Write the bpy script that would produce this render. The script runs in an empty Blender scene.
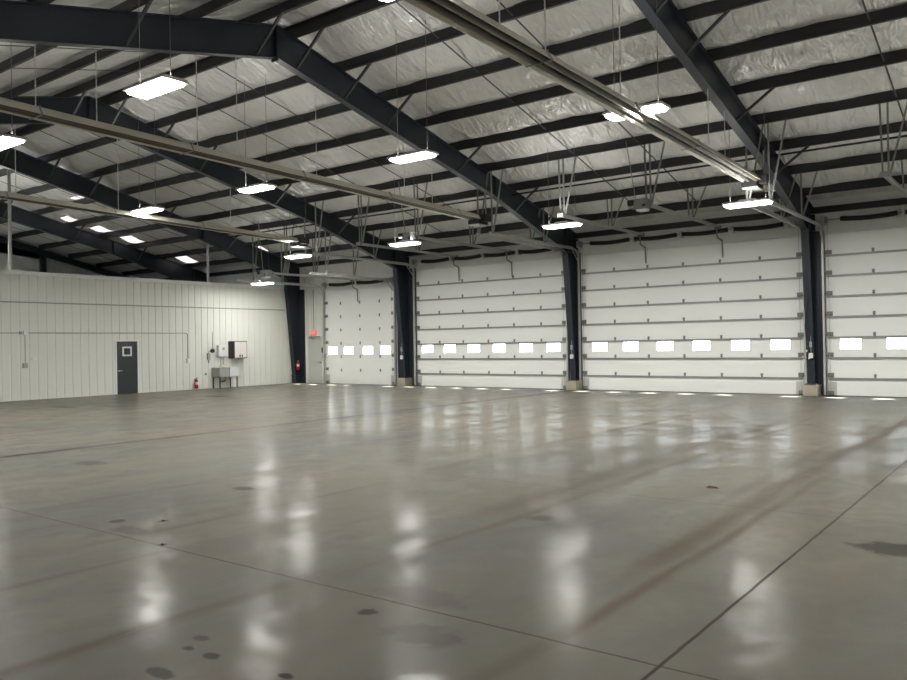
import bpy, math, random
from mathutils import Matrix, Vector
random.seed(7)
S = bpy.context.scene
C = S.collection

# ------------------------------------------------------------------ scale of the place (metres)
YR, SL, Z0 = -13.9, .2385, 8.94            # ridge line, roof slope, underside of purlins at the ridge
def rz(y): return Z0 - SL * abs(y - YR)     # top of the frames / underside of the purlins
def zb(y):                                   # underside of a frame's rafter
    d = abs(y - YR)
    if d < 8.6: return 8.21 - .2221 * d
    return 6.30 - .303 * (d - 8.6)
FX = [-41.9, -35.75, -28.75, -21.95, -13.93, -5.92, 2.2, 10.3]   # frame lines
PUR = [YR + .58 + 1.535 * k for k in range(9)]                 # purlins of the door-side slope
XL, XR_, YB = -42.2, 10.4, -27.8
XP = -28.9                                                     # partition face
HP = 4.47                                                      # partition height

# ------------------------------------------------------------------ materials
def mat(name, col, rough=.5, metal=0, spec=.5, noise=None, bump=None, emit=None, estr=0):
    m = bpy.data.materials.new(name); m.use_nodes = True
    nt = m.node_tree; b = nt.nodes['Principled BSDF']
    b.inputs['Base Color'].default_value = (*col, 1)
    b.inputs['Roughness'].default_value = rough
    b.inputs['Metallic'].default_value = metal
    b.inputs['Specular IOR Level'].default_value = spec
    if noise:                       # (scale vector, amount) gentle tone variation
        tc = nt.nodes.new('ShaderNodeTexCoord'); mp = nt.nodes.new('ShaderNodeMapping')
        mp.inputs['Scale'].default_value = noise[0]
        n = nt.nodes.new('ShaderNodeTexNoise'); n.inputs['Scale'].default_value = 1; n.inputs['Detail'].default_value = 5
        r = nt.nodes.new('ShaderNodeMapRange'); r.inputs[3].default_value = 1 - noise[1]; r.inputs[4].default_value = 1 + noise[1]
        mx = nt.nodes.new('ShaderNodeMix'); mx.data_type = 'RGBA'; mx.blend_type = 'MULTIPLY'; mx.inputs[0].default_value = 1
        mx.inputs[6].default_value = (*col, 1)
        L = nt.links.new
        L(tc.outputs['Object'], mp.inputs[0]); L(mp.outputs[0], n.inputs['Vector']); L(n.outputs[0], r.inputs[0])
        L(r.outputs[0], mx.inputs[7]); L(mx.outputs[2], b.inputs['Base Color'])
        if bump:
            bp = nt.nodes.new('ShaderNodeBump'); bp.inputs['Strength'].default_value = bump[0]; bp.inputs['Distance'].default_value = bump[1]
            L(n.outputs[0], bp.inputs['Height']); L(bp.outputs[0], b.inputs['Normal'])
    if emit:
        b.inputs['Emission Color'].default_value = (*emit, 1); b.inputs['Emission Strength'].default_value = estr
    return m

M = {}
M['frame'] = mat('dark_blue_grey_painted_steel', (.019, .025, .034), .42, noise=((2, 2, 2), .15))
M['purlin'] = mat('dark_grey_primed_steel', (.021, .022, .022), .5, noise=((1, 6, 6), .2))
M['brace'] = mat('dark_brace_steel', (.045, .047, .05), .5, noise=((3, 3, 3), .2))
M['door'] = mat('off_white_door_panel_steel', (.80, .82, .79), .42, noise=((.6, .6, 3), .03))
M['strut'] = mat('grey_galvanised_strut', (.27, .275, .265), .45, .3, noise=((3, 8, 8), .2))
M['galv'] = mat('galvanised_steel', (.55, .55, .53), .38, .4, noise=((4, 4, 4), .15))
M['galvdull'] = mat('dull_galvanised_steel', (.30, .305, .29), .5, .3, noise=((4, 4, 4), .15))
M['hinge'] = mat('dark_zinc_hinge', (.20, .205, .20), .5, .3, noise=((9, 9, 9), .2))
M['black'] = mat('black_metal', (.012, .012, .012), .5, noise=((5, 5, 5), .2))
M['spring'] = mat('oiled_black_spring_steel', (.014, .014, .013), .4, .3, noise=((60, 3, 3), .4), bump=(.6, .01))
M['liner'] = mat('warm_white_liner_panel', (.66, .67, .62), .45, noise=((.5, .5, .4), .04))
M['trimw'] = mat('white_trim_metal', (.74, .75, .73), .45, noise=((2, 2, 2), .03))
M['endw'] = mat('bare_galvalume_wall_sheet', (.62, .63, .65), .4, .2, noise=((1, 2, .5), .08))
M['insw'] = mat('white_wall_insulation_facing', (.78, .79, .76), .5, noise=((2.5, 2, 1.2), .07), bump=(.5, .03))
M['mandoor'] = mat('dark_charcoal_door_paint', (.028, .034, .038), .4, noise=((2, 2, 2), .1))
M['greydoor'] = mat('light_grey_door_paint', (.46, .47, .44), .45, noise=((2, 2, 2), .04))
M['glassdark'] = mat('dark_vision_glass', (.015, .017, .018), .08, noise=((2, 2, 2), .05))
M['concrete'] = mat('tan_concrete', (.33, .30, .235), .85, noise=((6, 6, 6), .2), bump=(.3, .02))
M['reflector'] = mat('brushed_aluminium_reflector', (.66, .64, .55), .36, .5, noise=((12, .3, 12), .14))
M['tube'] = mat('heat_darkened_steel_tube', (.12, .11, .095), .4, .6, noise=((5, .6, 5), .3))
M['chain'] = mat('bright_zinc_chain', (.8, .8, .78), .35, .3, noise=((30, 30, 30), .3))
M['wire'] = mat('grey_steel_cable', (.20, .20, .19), .5, .3, noise=((9, 9, 9), .1))
M['red'] = mat('red_enamel', (.42, .012, .018), .3, noise=((5, 5, 5), .1))
M['tag'] = mat('white_paper_label', (.75, .75, .72), .6, noise=((9, 9, 9), .03))
M['exit'] = mat('red_exit_sign_face', (.75, .16, .13), .4, noise=((9, 9, 9), .03), emit=(1, .18, .14), estr=.5)
M['plasticw'] = mat('white_plastic', (.72, .73, .72), .35, noise=((5, 5, 5), .02))
M['plasticg'] = mat('grey_plastic', (.33, .34, .32), .5, noise=((5, 5, 5), .05))
M['cabfront'] = mat('pale_cabinet_door', (.66, .62, .60), .35, noise=((3, 3, 3), .04))
M['cabside'] = mat('near_black_cabinet_side', (.03, .028, .024), .5, noise=((3, 3, 3), .1))
M['wood'] = mat('brown_debris', (.06, .04, .025), .8, noise=((20, 20, 20), .3))
M['lamp'] = mat('white_lamp_housing', (.7, .7, .68), .4, noise=((5, 5, 5), .03))
M['lens'] = mat('lit_lamp_lens', (.9, .9, .88), .4, noise=((5, 5, 5), .01), emit=(1, .98, .94), estr=14)

def glass_mat():
    m = bpy.data.materials.new('clear_window_pane'); m.use_nodes = True
    nt = m.node_tree; nt.nodes.clear(); L = nt.links.new
    o = nt.nodes.new('ShaderNodeOutputMaterial'); mx = nt.nodes.new('ShaderNodeMixShader')
    t = nt.nodes.new('ShaderNodeBsdfTransparent'); g = nt.nodes.new('ShaderNodeBsdfGlossy')
    t.inputs[0].default_value = (.93, .95, .95, 1); g.inputs['Roughness'].default_value = .03
    mx.inputs[0].default_value = .07
    L(t.outputs[0], mx.inputs[1]); L(g.outputs[0], mx.inputs[2]); L(mx.outputs[0], o.inputs[0])
    return m
M['glass'] = glass_mat()
def patch_film_mat():  # film standing in for patches of light on the insulation
    m = bpy.data.materials.new('translucent_light_patch'); m.use_nodes = True
    nt = m.node_tree; nt.nodes.clear(); L = nt.links.new
    o = nt.nodes.new('ShaderNodeOutputMaterial'); t = nt.nodes.new('ShaderNodeBsdfTranslucent')
    n = nt.nodes.new('ShaderNodeTexNoise'); n.inputs['Scale'].default_value = 2.5
    r = nt.nodes.new('ShaderNodeValToRGB'); r.color_ramp.elements[0].color = (.004, .0036, .0038, 1); r.color_ramp.elements[1].color = (.022, .020, .021, 1)
    L(n.outputs[0], r.inputs[0]); L(r.outputs[0], t.inputs[0]); L(t.outputs[0], o.inputs[0])
    return m
M['patchfilm'] = patch_film_mat()

def insulation_mat():
    m = bpy.data.materials.new('white_vinyl_faced_roof_insulation'); m.use_nodes = True
    nt = m.node_tree; b = nt.nodes['Principled BSDF']; L = nt.links.new
    tc = nt.nodes.new('ShaderNodeTexCoord')
    def noise(sc, s, det=4, dist=0):
        mp = nt.nodes.new('ShaderNodeMapping'); mp.inputs['Scale'].default_value = sc
        n = nt.nodes.new('ShaderNodeTexNoise'); n.inputs['Scale'].default_value = s; n.inputs['Detail'].default_value = det
        n.inputs['Distortion'].default_value = dist
        L(tc.outputs['Object'], mp.inputs[0]); L(mp.outputs[0], n.inputs['Vector']); return n.outputs[0]
    a = noise((1.6, .8, .8), 1.2, 3, .6); c = noise((5, 1.5, 1.5), 1, 4, 1.2)
    ad = nt.nodes.new('ShaderNodeMath'); ad.operation = 'MULTIPLY_ADD'; ad.inputs[1].default_value = .35
    L(c, ad.inputs[0]); L(a, ad.inputs[2])
    bp = nt.nodes.new('ShaderNodeBump'); bp.inputs['Strength'].default_value = 1; bp.inputs['Distance'].default_value = .24
    L(ad.outputs[0], bp.inputs['Height']); L(bp.outputs[0], b.inputs['Normal'])
    r = nt.nodes.new('ShaderNodeValToRGB'); r.color_ramp.elements[0].color = (.58, .57, .545, 1); r.color_ramp.elements[1].color = (.74, .735, .71, 1)
    L(noise((.4, .4, .4), 1), r.inputs[0]); L(r.outputs[0], b.inputs['Base Color'])
    b.inputs['Roughness'].default_value = .29; b.inputs['Specular IOR Level'].default_value = 1.0; b.inputs['IOR'].default_value = 1.7
    return m
M['insul'] = insulation_mat()

def floor_mat():
    m = bpy.data.materials.new('polished_stained_concrete_slab'); m.use_nodes = True
    nt = m.node_tree; b = nt.nodes['Principled BSDF']; L = nt.links.new
    tc = nt.nodes.new('ShaderNodeTexCoord'); sp = nt.nodes.new('ShaderNodeSeparateXYZ'); L(tc.outputs['Object'], sp.inputs[0])
    X, Y = sp.outputs[0], sp.outputs[1]
    def mth(op, a, bb=None, c=None):
        n = nt.nodes.new('ShaderNodeMath'); n.operation = op
        for i, v in enumerate((a, bb, c)):
            if v is None: continue
            if isinstance(v, (int, float)): n.inputs[i].default_value = v
            else: L(v, n.inputs[i])
        return n.outputs[0]
    def noise(sc, s=1, det=4, dist=0, rough=.5):
        mp = nt.nodes.new('ShaderNodeMapping'); mp.inputs['Scale'].default_value = sc
        n = nt.nodes.new('ShaderNodeTexNoise'); n.inputs['Scale'].default_value = s; n.inputs['Detail'].default_value = det
        n.inputs['Distortion'].default_value = dist; n.inputs['Roughness'].default_value = rough
        L(tc.outputs['Object'], mp.inputs[0]); L(mp.outputs[0], n.inputs['Vector']); return n.outputs[0]
    def mr(v, a, b_, c=0, d=1, smooth=True):
        n = nt.nodes.new('ShaderNodeMapRange'); n.clamp = True
        if smooth: n.interpolation_type = 'SMOOTHSTEP'
        L(v, n.inputs[0]); n.inputs[1].default_value = a; n.inputs[2].default_value = b_; n.inputs[3].default_value = c; n.inputs[4].default_value = d
        return n.outputs[0]
    def mix(f, c1, c2, mode='MIX'):
        n = nt.nodes.new('ShaderNodeMix'); n.data_type = 'RGBA'; n.blend_type = mode
        if isinstance(f, (int, float)): n.inputs[0].default_value = f
        else: L(f, n.inputs[0])
        for i, c in ((6, c1), (7, c2)):
            if isinstance(c, tuple): n.inputs[i].default_value = (*c, 1)
            else: L(c, n.inputs[i])
        return n.outputs[2]
    big = noise((.35, .22, 1), 1, 5, .4); mid = noise((1.1, .7, 1), 1, 4, .3, .55); fine = noise((5, 5, 5), 1, 3, 0, .5)
    streak = noise((2.2, .16, 1), 1, 2, .2, .4)
    col = mix(mr(big, .3, .7), (.092, .093, .083), (.160, .141, .102))
    col = mix(mr(mid, .3, .8, 0, .35), col, (.19, .183, .155))
    col = mix(mr(streak, .4, .8, 0, .5), col, (.125, .105, .073))
    col = mix(mr(fine, .3, .75, .0, .35), col, (.15, .145, .13))
    # tyre tracks driven in through the doors
    wig = mth('MULTIPLY', mth('SUBTRACT', noise((.02, .13, 1), 1, 2), .5), .9)
    brk = mr(noise((4.2, .5, 1), 1, 4, .5), .34, .58, .35, 1)
    tr = None
    for (x, w, y0, y1, k) in [(-2.62, .20, -20, -6, .95), (-2.95, .12, -17, -7, .6), (-2.38, .09, -23, -15, .9), (-4.75, .26, -19, -4, .75), (-4.35, .10, -21, -7, .8),
                              (-7.0, .16, -17.5, -4, .7), (-6.84, .09, -21.6, -17.8, .95), (-9.9, .22, -15.5, -5, .7), (-11.6, .16, -13, -4, .5),
                              (-8.9, .10, -21.3, -17.5, .8), (-4.5, .13, -24, -21.8, .9), (-6.1, .08, -23.5, -21.8, .7), (-9.2, .12, -14, -4, .5), (-16.2, .2, -15, -3, .5),
                              (-18.6, .2, -15, -3, .4), (-12.4, .1, -20, -12, .35), (-.4, .25, -19, -5, .5)]:
        d = mth('ABSOLUTE', mth('ADD', mth('SUBTRACT', X, x), wig))
        k1 = mth('MULTIPLY', mr(d, 0, w * 1.15, k, 0), mth('MULTIPLY', mr(Y, y0 - 1.2, y0 + .6), mr(Y, y1 - 1.5, y1 + 1, 1, 0)))
        tr = k1 if tr is None else mth('MAXIMUM', tr, k1)
    tr = mth('MULTIPLY', tr, brk)
    col = mix(mth('MULTIPLY', tr, .95), col, (.078, .061, .038))
    # dark drips and patches
    sp_ = None
    dn = mth('MULTIPLY', mth('SUBTRACT', noise((7, 7, 1), 1, 4), .5), .12)
    for (x, y, rx, ry, k) in [(-7.59, -21.47, .10, .08, 1), (-7.2, -21.2, .05, .05, 1), (-6.33, -21.77, .05, .05, 1), (-7.98, -19.58, .16, .1, 1), (-3.61, -22.04, .085, .06, 1),
                              (-3.85, -23.38, .10, .05, .8), (-3.82, -23.08, .06, .04, .8), (-4.11, -22.94, .06, .04, .6), (-4.03, -23.08, .04, .03, .8), (-3.27, -23.02, .05, .03, 1),
                              (-1.1, -18.5, .30, .22, .9), (-11.84, -19.45, .30, .22, .7), (-24.3, -13.6, .9, .25, .6), (-23.0, -12.8, .7, .2, .6), (-23.9, -8.3, .6, .25, 1),
                              (-4.11, -19.04, .13, .12, .6), (-3.08, -22.14, .22, .16, .35), (-2.91, -22.16, .16, .13, .35), (-7.12, -21.61, .25, .12, .5), (-3.5, -21.6, .35, .2, .25)]:
        dx = mth('DIVIDE', mth('SUBTRACT', X, x), rx); dy = mth('DIVIDE', mth('SUBTRACT', Y, y), ry)
        q = mth('SQRT', mth('ADD', mth('MULTIPLY', dx, dx), mth('MULTIPLY', dy, dy)))
        q = mth('ADD', q, mth('MULTIPLY', dn, 14))
        k1 = mr(q, .65, 1.25, k, 0)
        sp_ = k1 if sp_ is None else mth('MAXIMUM', sp_, k1)
    col = mix(mth('MULTIPLY', sp_, .95), col, (.02, .016, .013))
    # saw-cut joints
    jw = mth('MULTIPLY', mth('SUBTRACT', noise((3, 3, 1), 1, 3), .5), .02)
    js = None
    for (v, p, w, k) in [(X, -13.8, .085, 1), (X, -1.72, .011, 1), (Y, -21.79, .009, .8), (Y, -17.48, .012, .45), (Y, -9.5, .02, .2), (X, -7.76, .012, .25)]:
        d = mth('ABSOLUTE', mth('ADD', mth('SUBTRACT', v, p), jw))
        k1 = mr(d, w * .5, w * 1.6, k, 0)
        js = k1 if js is None else mth('MAXIMUM', js, k1)
    col = mix(js, col, (.035, .022, .014))
    L(col, b.inputs['Base Color'])
    b.inputs['Roughness'].default_value = .6
    b.inputs['Specular IOR Level'].default_value = .12
    cw = mth('MULTIPLY', mr(mid, .3, .7, .55, 1.0), mth('SUBTRACT', 1, mth('MULTIPLY', tr, .8)))
    cw = mth('MULTIPLY', cw, mth('SUBTRACT', 1, mth('MAXIMUM', js, mth('MULTIPLY', sp_, .8))))
    L(mth('MULTIPLY', cw, mth('MULTIPLY', mr(fine, .35, .65, .5, .9), mr(noise((.9, .6, 1), 2.1, 4, .6, .6), .36, .62, .2, .85))), b.inputs['Coat Weight'])
    b.inputs['Coat Roughness'].default_value = .19; b.inputs['Coat IOR'].default_value = 1.42
    bp = nt.nodes.new('ShaderNodeBump'); bp.inputs['Strength'].default_value = .22; bp.inputs['Distance'].default_value = .02
    L(mth('ADD', noise((2.2, 2.2, 1), 1, 5, .4), mth('MULTIPLY', fine, .12)), bp.inputs['Height']); L(bp.outputs[0], b.inputs['Normal']); L(bp.outputs[0], b.inputs['Coat Normal'])
    return m
M['floor'] = floor_mat()
M['ground'] = mat('pale_concrete_apron', (.16, .16, .15), .8, noise=((.5, .5, .5), .1))

# ------------------------------------------------------------------ mesh helpers
class MB:
    def __init__(s): s.v = []; s.f = []
    def box(s, x0, x1, y0, y1, z0, z1):
        n = len(s.v)
        s.v += [(x0, y0, z0), (x1, y0, z0), (x1, y1, z0), (x0, y1, z0), (x0, y0, z1), (x1, y0, z1), (x1, y1, z1), (x0, y1, z1)]
        s.f += [tuple(n + i for i in q) for q in ((0, 3, 2, 1), (4, 5, 6, 7), (0, 1, 5, 4), (1, 2, 6, 5), (2, 3, 7, 6), (3, 0, 4, 7))]
        return s
    def prism(s, poly, ax, a, b):        # poly in the two other axes, extruded along ax
        n = len(s.v); k = len(poly)
        def P(p, t):
            return (t, p[0], p[1]) if ax == 0 else ((p[0], t, p[1]) if ax == 1 else (p[0], p[1], t))
        s.v += [P(p, a) for p in poly] + [P(p, b) for p in poly]
        s.f += [tuple(n + i for i in range(k))[::-1], tuple(n + k + i for i in range(k))]
        s.f += [(n + i, n + (i + 1) % k, n + k + (i + 1) % k, n + k + i) for i in range(k)]
        return s
    def bar(s, p, q, w, h=None, side=None):     # rectangular bar from p to q
        p, q = Vector(p), Vector(q); d = (q - p).normalized(); h = h or w
        ref = Vector(side) if side else (Vector((0, 0, 1)) if abs(d.z) < .9 else Vector((1, 0, 0)))
        u = d.cross(ref).normalized(); t = u.cross(d).normalized()
        n = len(s.v)
        for c in (p, q):
            for a, b in ((-1, -1), (1, -1), (1, 1), (-1, 1)): s.v.append(tuple(c + u * a * w / 2 + t * b * h / 2))
        s.f += [(n + 3, n + 2, n + 1, n), (n + 4, n + 5, n + 6, n + 7)] + [(n + i, n + (i + 1) % 4, n + 4 + (i + 1) % 4, n + 4 + i) for i in range(4)]
        return s
    def angle(s, p, q, w, t=.006, side=None):   # L-angle
        p, q = Vector(p), Vector(q); d = (q - p).normalized()
        ref = Vector(side) if side else (Vector((0, 0, 1)) if abs(d.z) < .9 else Vector((1, 0, 0)))
        u = d.cross(ref).normalized(); v = u.cross(d).normalized()
        s.bar(p + u * w / 2, q + u * w / 2, w, t, v); s.bar(p + v * w / 2, q + v * w / 2, t, w, v); return s
    def tube(s, pts, r, n=8):
        pts = [Vector(p) for p in pts]; rings = []
        for i, p in enumerate(pts):
            d = (pts[min(i + 1, len(pts) - 1)] - pts[max(i - 1, 0)]).normalized()
            ref = Vector((0, 0, 1)) if abs(d.z) < .9 else Vector((1, 0, 0))
            u = d.cross(ref).normalized(); v = d.cross(u).normalized(); k = len(s.v)
            rr = r[i] if isinstance(r, (list, tuple)) else r
            s.v += [tuple(p + (u * math.cos(2 * math.pi * j / n) + v * math.sin(2 * math.pi * j / n)) * rr) for j in range(n)]
            rings.append(k)
        for a, b in zip(rings, rings[1:]): s.f += [(a + j, a + (j + 1) % n, b + (j + 1) % n, b + j) for j in range(n)]
        s.f += [tuple(rings[0] + j for j in range(n))[::-1], tuple(rings[-1] + j for j in range(n))]
        return s
    def sweep(s, pts, prof, side=(1, 0, 0)):   # profile (u along side, v normal) swept along path lying in plane perpendicular to side
        pts = [Vector(p) for p in pts]; u = Vector(side); rings = []; k = len(prof)
        for i, p in enumerate(pts):
            d = (pts[min(i + 1, len(pts) - 1)] - pts[max(i - 1, 0)]).normalized(); v = d.cross(u).normalized(); rings.append(len(s.v))
            s.v += [tuple(p + u * a + v * b) for a, b in prof]
        for a, b in zip(rings, rings[1:]): s.f += [(a + j, a + (j + 1) % k, b + (j + 1) % k, b + j) for j in range(k)]
        s.f += [tuple(rings[0] + j for j in range(k))[::-1], tuple(rings[-1] + j for j in range(k))]
        return s
    def build(s, name, m, parent=None, bevel=0, smooth=False, origin=None):
        o3 = Vector(parent['_w']) if parent is not None else (Vector(origin) if origin else Vector((0, 0, 0)))
        me = bpy.data.meshes.new(name); me.from_pydata([tuple(Vector(v) - o3) for v in s.v], [], s.f)
        me.validate(); me.update(); me.materials.append(m)
        import bmesh
        bm = bmesh.new(); bm.from_mesh(me); bmesh.ops.recalc_face_normals(bm, faces=bm.faces); bm.to_mesh(me); bm.free()
        if smooth:
            for p in me.polygons: p.use_smooth = True
            try: me.set_sharp_from_angle(angle=math.radians(40))
            except Exception: pass
        o = bpy.data.objects.new(name, me); C.objects.link(o)
        if parent is not None:
            o.parent = parent; o['_w'] = tuple(o3)
        else: o.location = o3; o['_w'] = tuple(o3)
        if bevel:
            b = o.modifiers.new('bevel', 'BEVEL'); b.width = bevel; b.segments = 2; b.limit_method = 'ANGLE'
        return o
def tag(o, label=None, cat=None, group=None, kind=None):
    if label: o['label'] = label
    if cat: o['category'] = cat
    if group: o['group'] = group
    if kind: o['kind'] = kind
    return o
def empty(name, loc):
    o = bpy.data.objects.new(name, None); C.objects.link(o); o.location = loc; o['_w'] = tuple(loc); o.empty_display_size = .1
    return o
def dup(o, off, parent=None):          # copy a thing and all its parts
    c = o.copy(); C.objects.link(c)
    if parent is not None: c.parent = parent
    else: c.location = Vector(o.location) + Vector(off); c['_w'] = tuple(Vector(o['_w']) + Vector(off))
    for ch in list(o.children): dup(ch, off, c)
    return c
def part_copy(o, off):                 # a repeat of a part under the same parent
    c = o.copy(); C.objects.link(c); c.location = Vector(o.location) + Vector(off)
    for ch in list(o.children):
        d = ch.copy(); C.objects.link(d); d.parent = c
    return c

# ------------------------------------------------------------------ camera, world, sun
cam = bpy.data.cameras.new('camera'); co = bpy.data.objects.new('camera', cam); C.objects.link(co); S.camera = co
yaw, pitch, roll = map(math.radians, (37.145, .27, -.952))
fw = Vector((-math.sin(yaw) * math.cos(pitch), math.cos(yaw) * math.cos(pitch), math.sin(pitch)))
rt = Vector((math.cos(yaw), math.sin(yaw), 0)); up = rt.cross(fw)
r2 = rt * math.cos(roll) + up * math.sin(roll); u2 = -rt * math.sin(roll) + up * math.cos(roll)
mw = Matrix((r2, u2, -fw)).transposed().to_4x4(); mw.translation = Vector((0, -25.825, 1.73))
co.matrix_world = mw
cam.sensor_fit = 'HORIZONTAL'; cam.sensor_width = 36; cam.lens = 799.755 / 907 * 36; cam.clip_start = .05; cam.clip_end = 400

w = bpy.data.worlds.new('world'); S.world = w; w.use_nodes = True
w.node_tree.nodes['Background'].inputs[0].default_value = (.86, .93, 1, 1)
w.node_tree.nodes['Background'].inputs[1].default_value = 9
sun = bpy.data.lights.new('sun', 'SUN'); so = bpy.data.objects.new('sun', sun); C.objects.link(so)
sun.energy = 380; sun.angle = math.radians(.6); sun.color = (1, .97, .92)
so.rotation_euler = Vector((-1.35, -.83, -1.4)).to_track_quat('-Z', 'Y').to_euler(); so.location = (12, 10, 20)

# ------------------------------------------------------------------ the setting
def struct(name, mb, m, **k): return tag(mb.build(name, m, **k), kind='structure')
struct('floor', MB().box(XL, XR_, YB, .25, -.15, 0), M['floor'])
tag(MB().box(-90, 70, .25, 90, -.4, -.06).build('ground', M['ground']), kind='structure')

# doors: x0, x1, top, section lines, windows, strut?
DOORS = [dict(x0=-26.87, x1=-22.66, lines=[.603 * k for k in range(8)], win=[-26.41, -25.40, -24.22, -23.19], wz=(1.32, 1.70), strut=False, hx=[-25.88, -24.69, -23.51], tz=4.46),
         dict(x0=-21.42, x1=-14.33, lines=[0] + [.536 + .6096 * k for k in range(8)], win=[-20.85, -19.69, -18.49, -17.28, -16.06, -14.89], wz=(1.36, 1.71), strut=True, hx=[-20.21, -19.01, -17.79, -16.59, -15.39], tz=5.04),
         dict(x0=-13.68, x1=-6.18, lines=[0] + [.536 + .6096 * k for k in range(8)], win=[-12.99, -11.81, -10.57, -9.33, -8.07, -6.86], wz=(1.36, 1.71), strut=True, hx=[-12.4, -11.16, -9.91, -8.68, -7.43], tz=5.04),
         dict(x0=-5.52, x1=1.98, lines=[0] + [.536 + .6096 * k for k in range(8)], win=[-4.88, -3.66, -2.44, -1.2, .04, 1.28], wz=(1.36, 1.71), strut=True, hx=[-4.25, -3.02, -1.77, -.52, .73], tz=5.04)]
# front wall around the openings
fwl = MB(); xs = XL
for d in DOORS:
    x0, x1, t = d['x0'] + .06, d['x1'] - .06, d['lines'][-1] - .06
    fwl.box(xs, x0, 0, .2, 0, 6.0); fwl.box(x0, x1, 0, .2, t, 6.0); xs = x1
fwl.box(xs, XR_, 0, .2, 0, 6.0)
struct('wall_front', fwl, M['insw'])
for k, (a, b) in enumerate(((-28.88, -28.32), (-22.60, -21.48), (-14.27, -13.74), (-6.12, -5.58))):
    struct(f'trim_{k + 5}', MB().box(a, b, -.035, -.001, 0, 4.93 if k else 4.4).box(a, a + .05, -.07, -.035, 0, 4.9 if k else 4.4).box(b - .05, b, -.07, -.035, 0, 4.9 if k else 4.4), M['frame'])
struct('wall_back', MB().box(XL, XR_, YB - .2, YB, 0, rz(YB) + .36), M['insw'])
gab = [(YB, 0), (0, 0), (0, rz(0) + .35), (YR, rz(YR) + .35), (YB, rz(YB) + .35)]
struct('wall_right', MB().prism(gab, 0, XR_, XR_ + .2), M['liner'])
# far left end wall: bare ribbed sheet, outline stepped like box ribs
ew = MB(); prof = []
y = YB
while y < 0:
    y2 = min(y + .3, 0)
    zt = max(rz(y), rz(y2)) + .3
    if -24.5 < y < -12.8:  # unseen opening added to let daylight in beyond the partition
        ew.box(XL - .1, XL, y, y2, 0, 4.9).box(XL - .1, XL, y, y2, 6.1, zt); y = y2; continue
    ew.box(XL - .1, XL, y, y2, 0, zt); ew.box(XL, XL + .05, y + .10, min(y + .19, 0), 0, zt); y = y2
struct('wall_far_left', ew, M['endw'])
struct('added_daylight_window', MB().box(XL - .06, XL - .05, -24.6, -12.7, 4.9, 6.1), M['glass'])  # added out of view, for daylight beyond the partition
struct('trim_1', MB().box(XL + .05, XL + .12, -14, -5.75, 4.4, 7.35).prism([(-14, 7.35), (-5.75, 7.35 - .9), (-5.75, 6.9), (-13.9, 8.85), (-14, 8.85)], 0, XL + .05, XL + .12), M['insw'])

# partition with vertical ribs every foot
pw = MB(); pitch_ = .3085; y = YB; n = 0
poly = [(XP - .12, YB)]
ribs = [-12.72 + pitch_ * k for k in range(-60, 60)]
ribs = [r for r in ribs if YB + .1 < r < -.55]
pts = [(XP, YB)]
for r in ribs: pts += [(XP, r - .035), (XP - .014, r - .02), (XP - .014, r + .008), (XP, r + .02)]
pts += [(XP, -.3), (XP - .12, -.3), (XP - .12, YB)]
dy0, dy1 = -9.15, -8.25      # doorway
def ribbed(ya, yb_, za, zb_):
    q = [(XP, ya)]
    for r in ribs:
        if ya + .04 < r < yb_ - .03: q += [(XP, r - .035), (XP - .014, r - .02), (XP - .014, r + .008), (XP, r + .02)]
    q += [(XP, yb_), (XP - .12, yb_), (XP - .12, ya)]
    pw.prism(q, 2, za, zb_)
ribbed(YB, dy0 - .04, 0, 3.43); ribbed(dy1 + .04, -.3, 0, 3.43); ribbed(dy0 - .04, dy1 + .04, 2.06, 3.43); ribbed(YB, -.3, 3.43, HP)
struct('wall_left', pw, M['liner'])
struct('trim_2', MB().box(XP - .13, XP + .03, YB, -.3, HP, HP + .06).box(XP, XP + .03, YB, -.3, HP - .07, HP), M['trimw'])
struct('trim_3', MB().box(XP, XP + .035, YB, -.75, 3.41, 3.455), M['galvdull'])  # trim kept thin and dark, its colour standing in for a shadowed gap
struct('floor_mezzanine', MB().box(XL, XP - .12, YB, 0, 4.2, 4.35), M['liner'])
# interior cladding strip beside the narrow door
strip = MB(); q = [(-28.45, -.006)]
for k in range(5): x = -28.2 + k * .3; q += [(x, -.006), (x + .015, -.024), (x + .06, -.024), (x + .075, -.006)]
q += [(-26.93, -.006), (-26.93, -.001), (-28.45, -.001)]
for za, zz in ((2.22, 4.9),): strip.prism(q, 2, za, zz)
struct('trim_4', strip, M['liner'])

# roof insulation: one sheet draped over the purlins
PATCH = [(-35.6, -34.9, -7.9, -7.4), (-35.6, -34.7, -6.5, -5.8), (-35.5, -34.5, -5.1, -4.3), (-35.6, -34.6, -2.1, -1.35), (-32.3, -31.3, -12.3, -11.6), (-32.2, -31.4, -9.2, -8.8), (-29.3, -28.9, -2.3, -1.6)]  # bright ceiling patches, each an added translucent piece lit from outside
ally = sorted(PUR + [2 * YR - p for p in PUR])
ys = []
edges = [YB] + ally + [0]
def sag(y):
    for a, b in zip(edges, edges[1:]):
        if a <= y <= b:
            t = (y - a) / (b - a)
            if y < YR: t = 1 - t
            if b - a < 1.3 and abs((a + b) / 2 - YR) < .5: return .05 * math.sin(math.pi * t)
            return .135 * (math.sin(math.pi * t ** 2.0)) * (1 if b - a > 1.2 else .4)
    return 0
for a, b in zip(edges, edges[1:]):
    n = max(3, int((b - a) / .13))
    ys += [a + (b - a) * i / n for i in range(n)]
ys.append(0)
for s_ in PATCH: ys += [s_[2], s_[3]]
ys = sorted(set(round(v, 4) for v in ys))
xs = [XL + i * .35 for i in range(int((XR_ - XL) / .35) + 1)] + [XR_]
for s_ in PATCH: xs += [s_[0], s_[1]]
xs = sorted(set(round(v, 4) for v in xs))
rnd = [random.uniform(0, 6.28) for _ in range(12)]
mb = MB()
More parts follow.
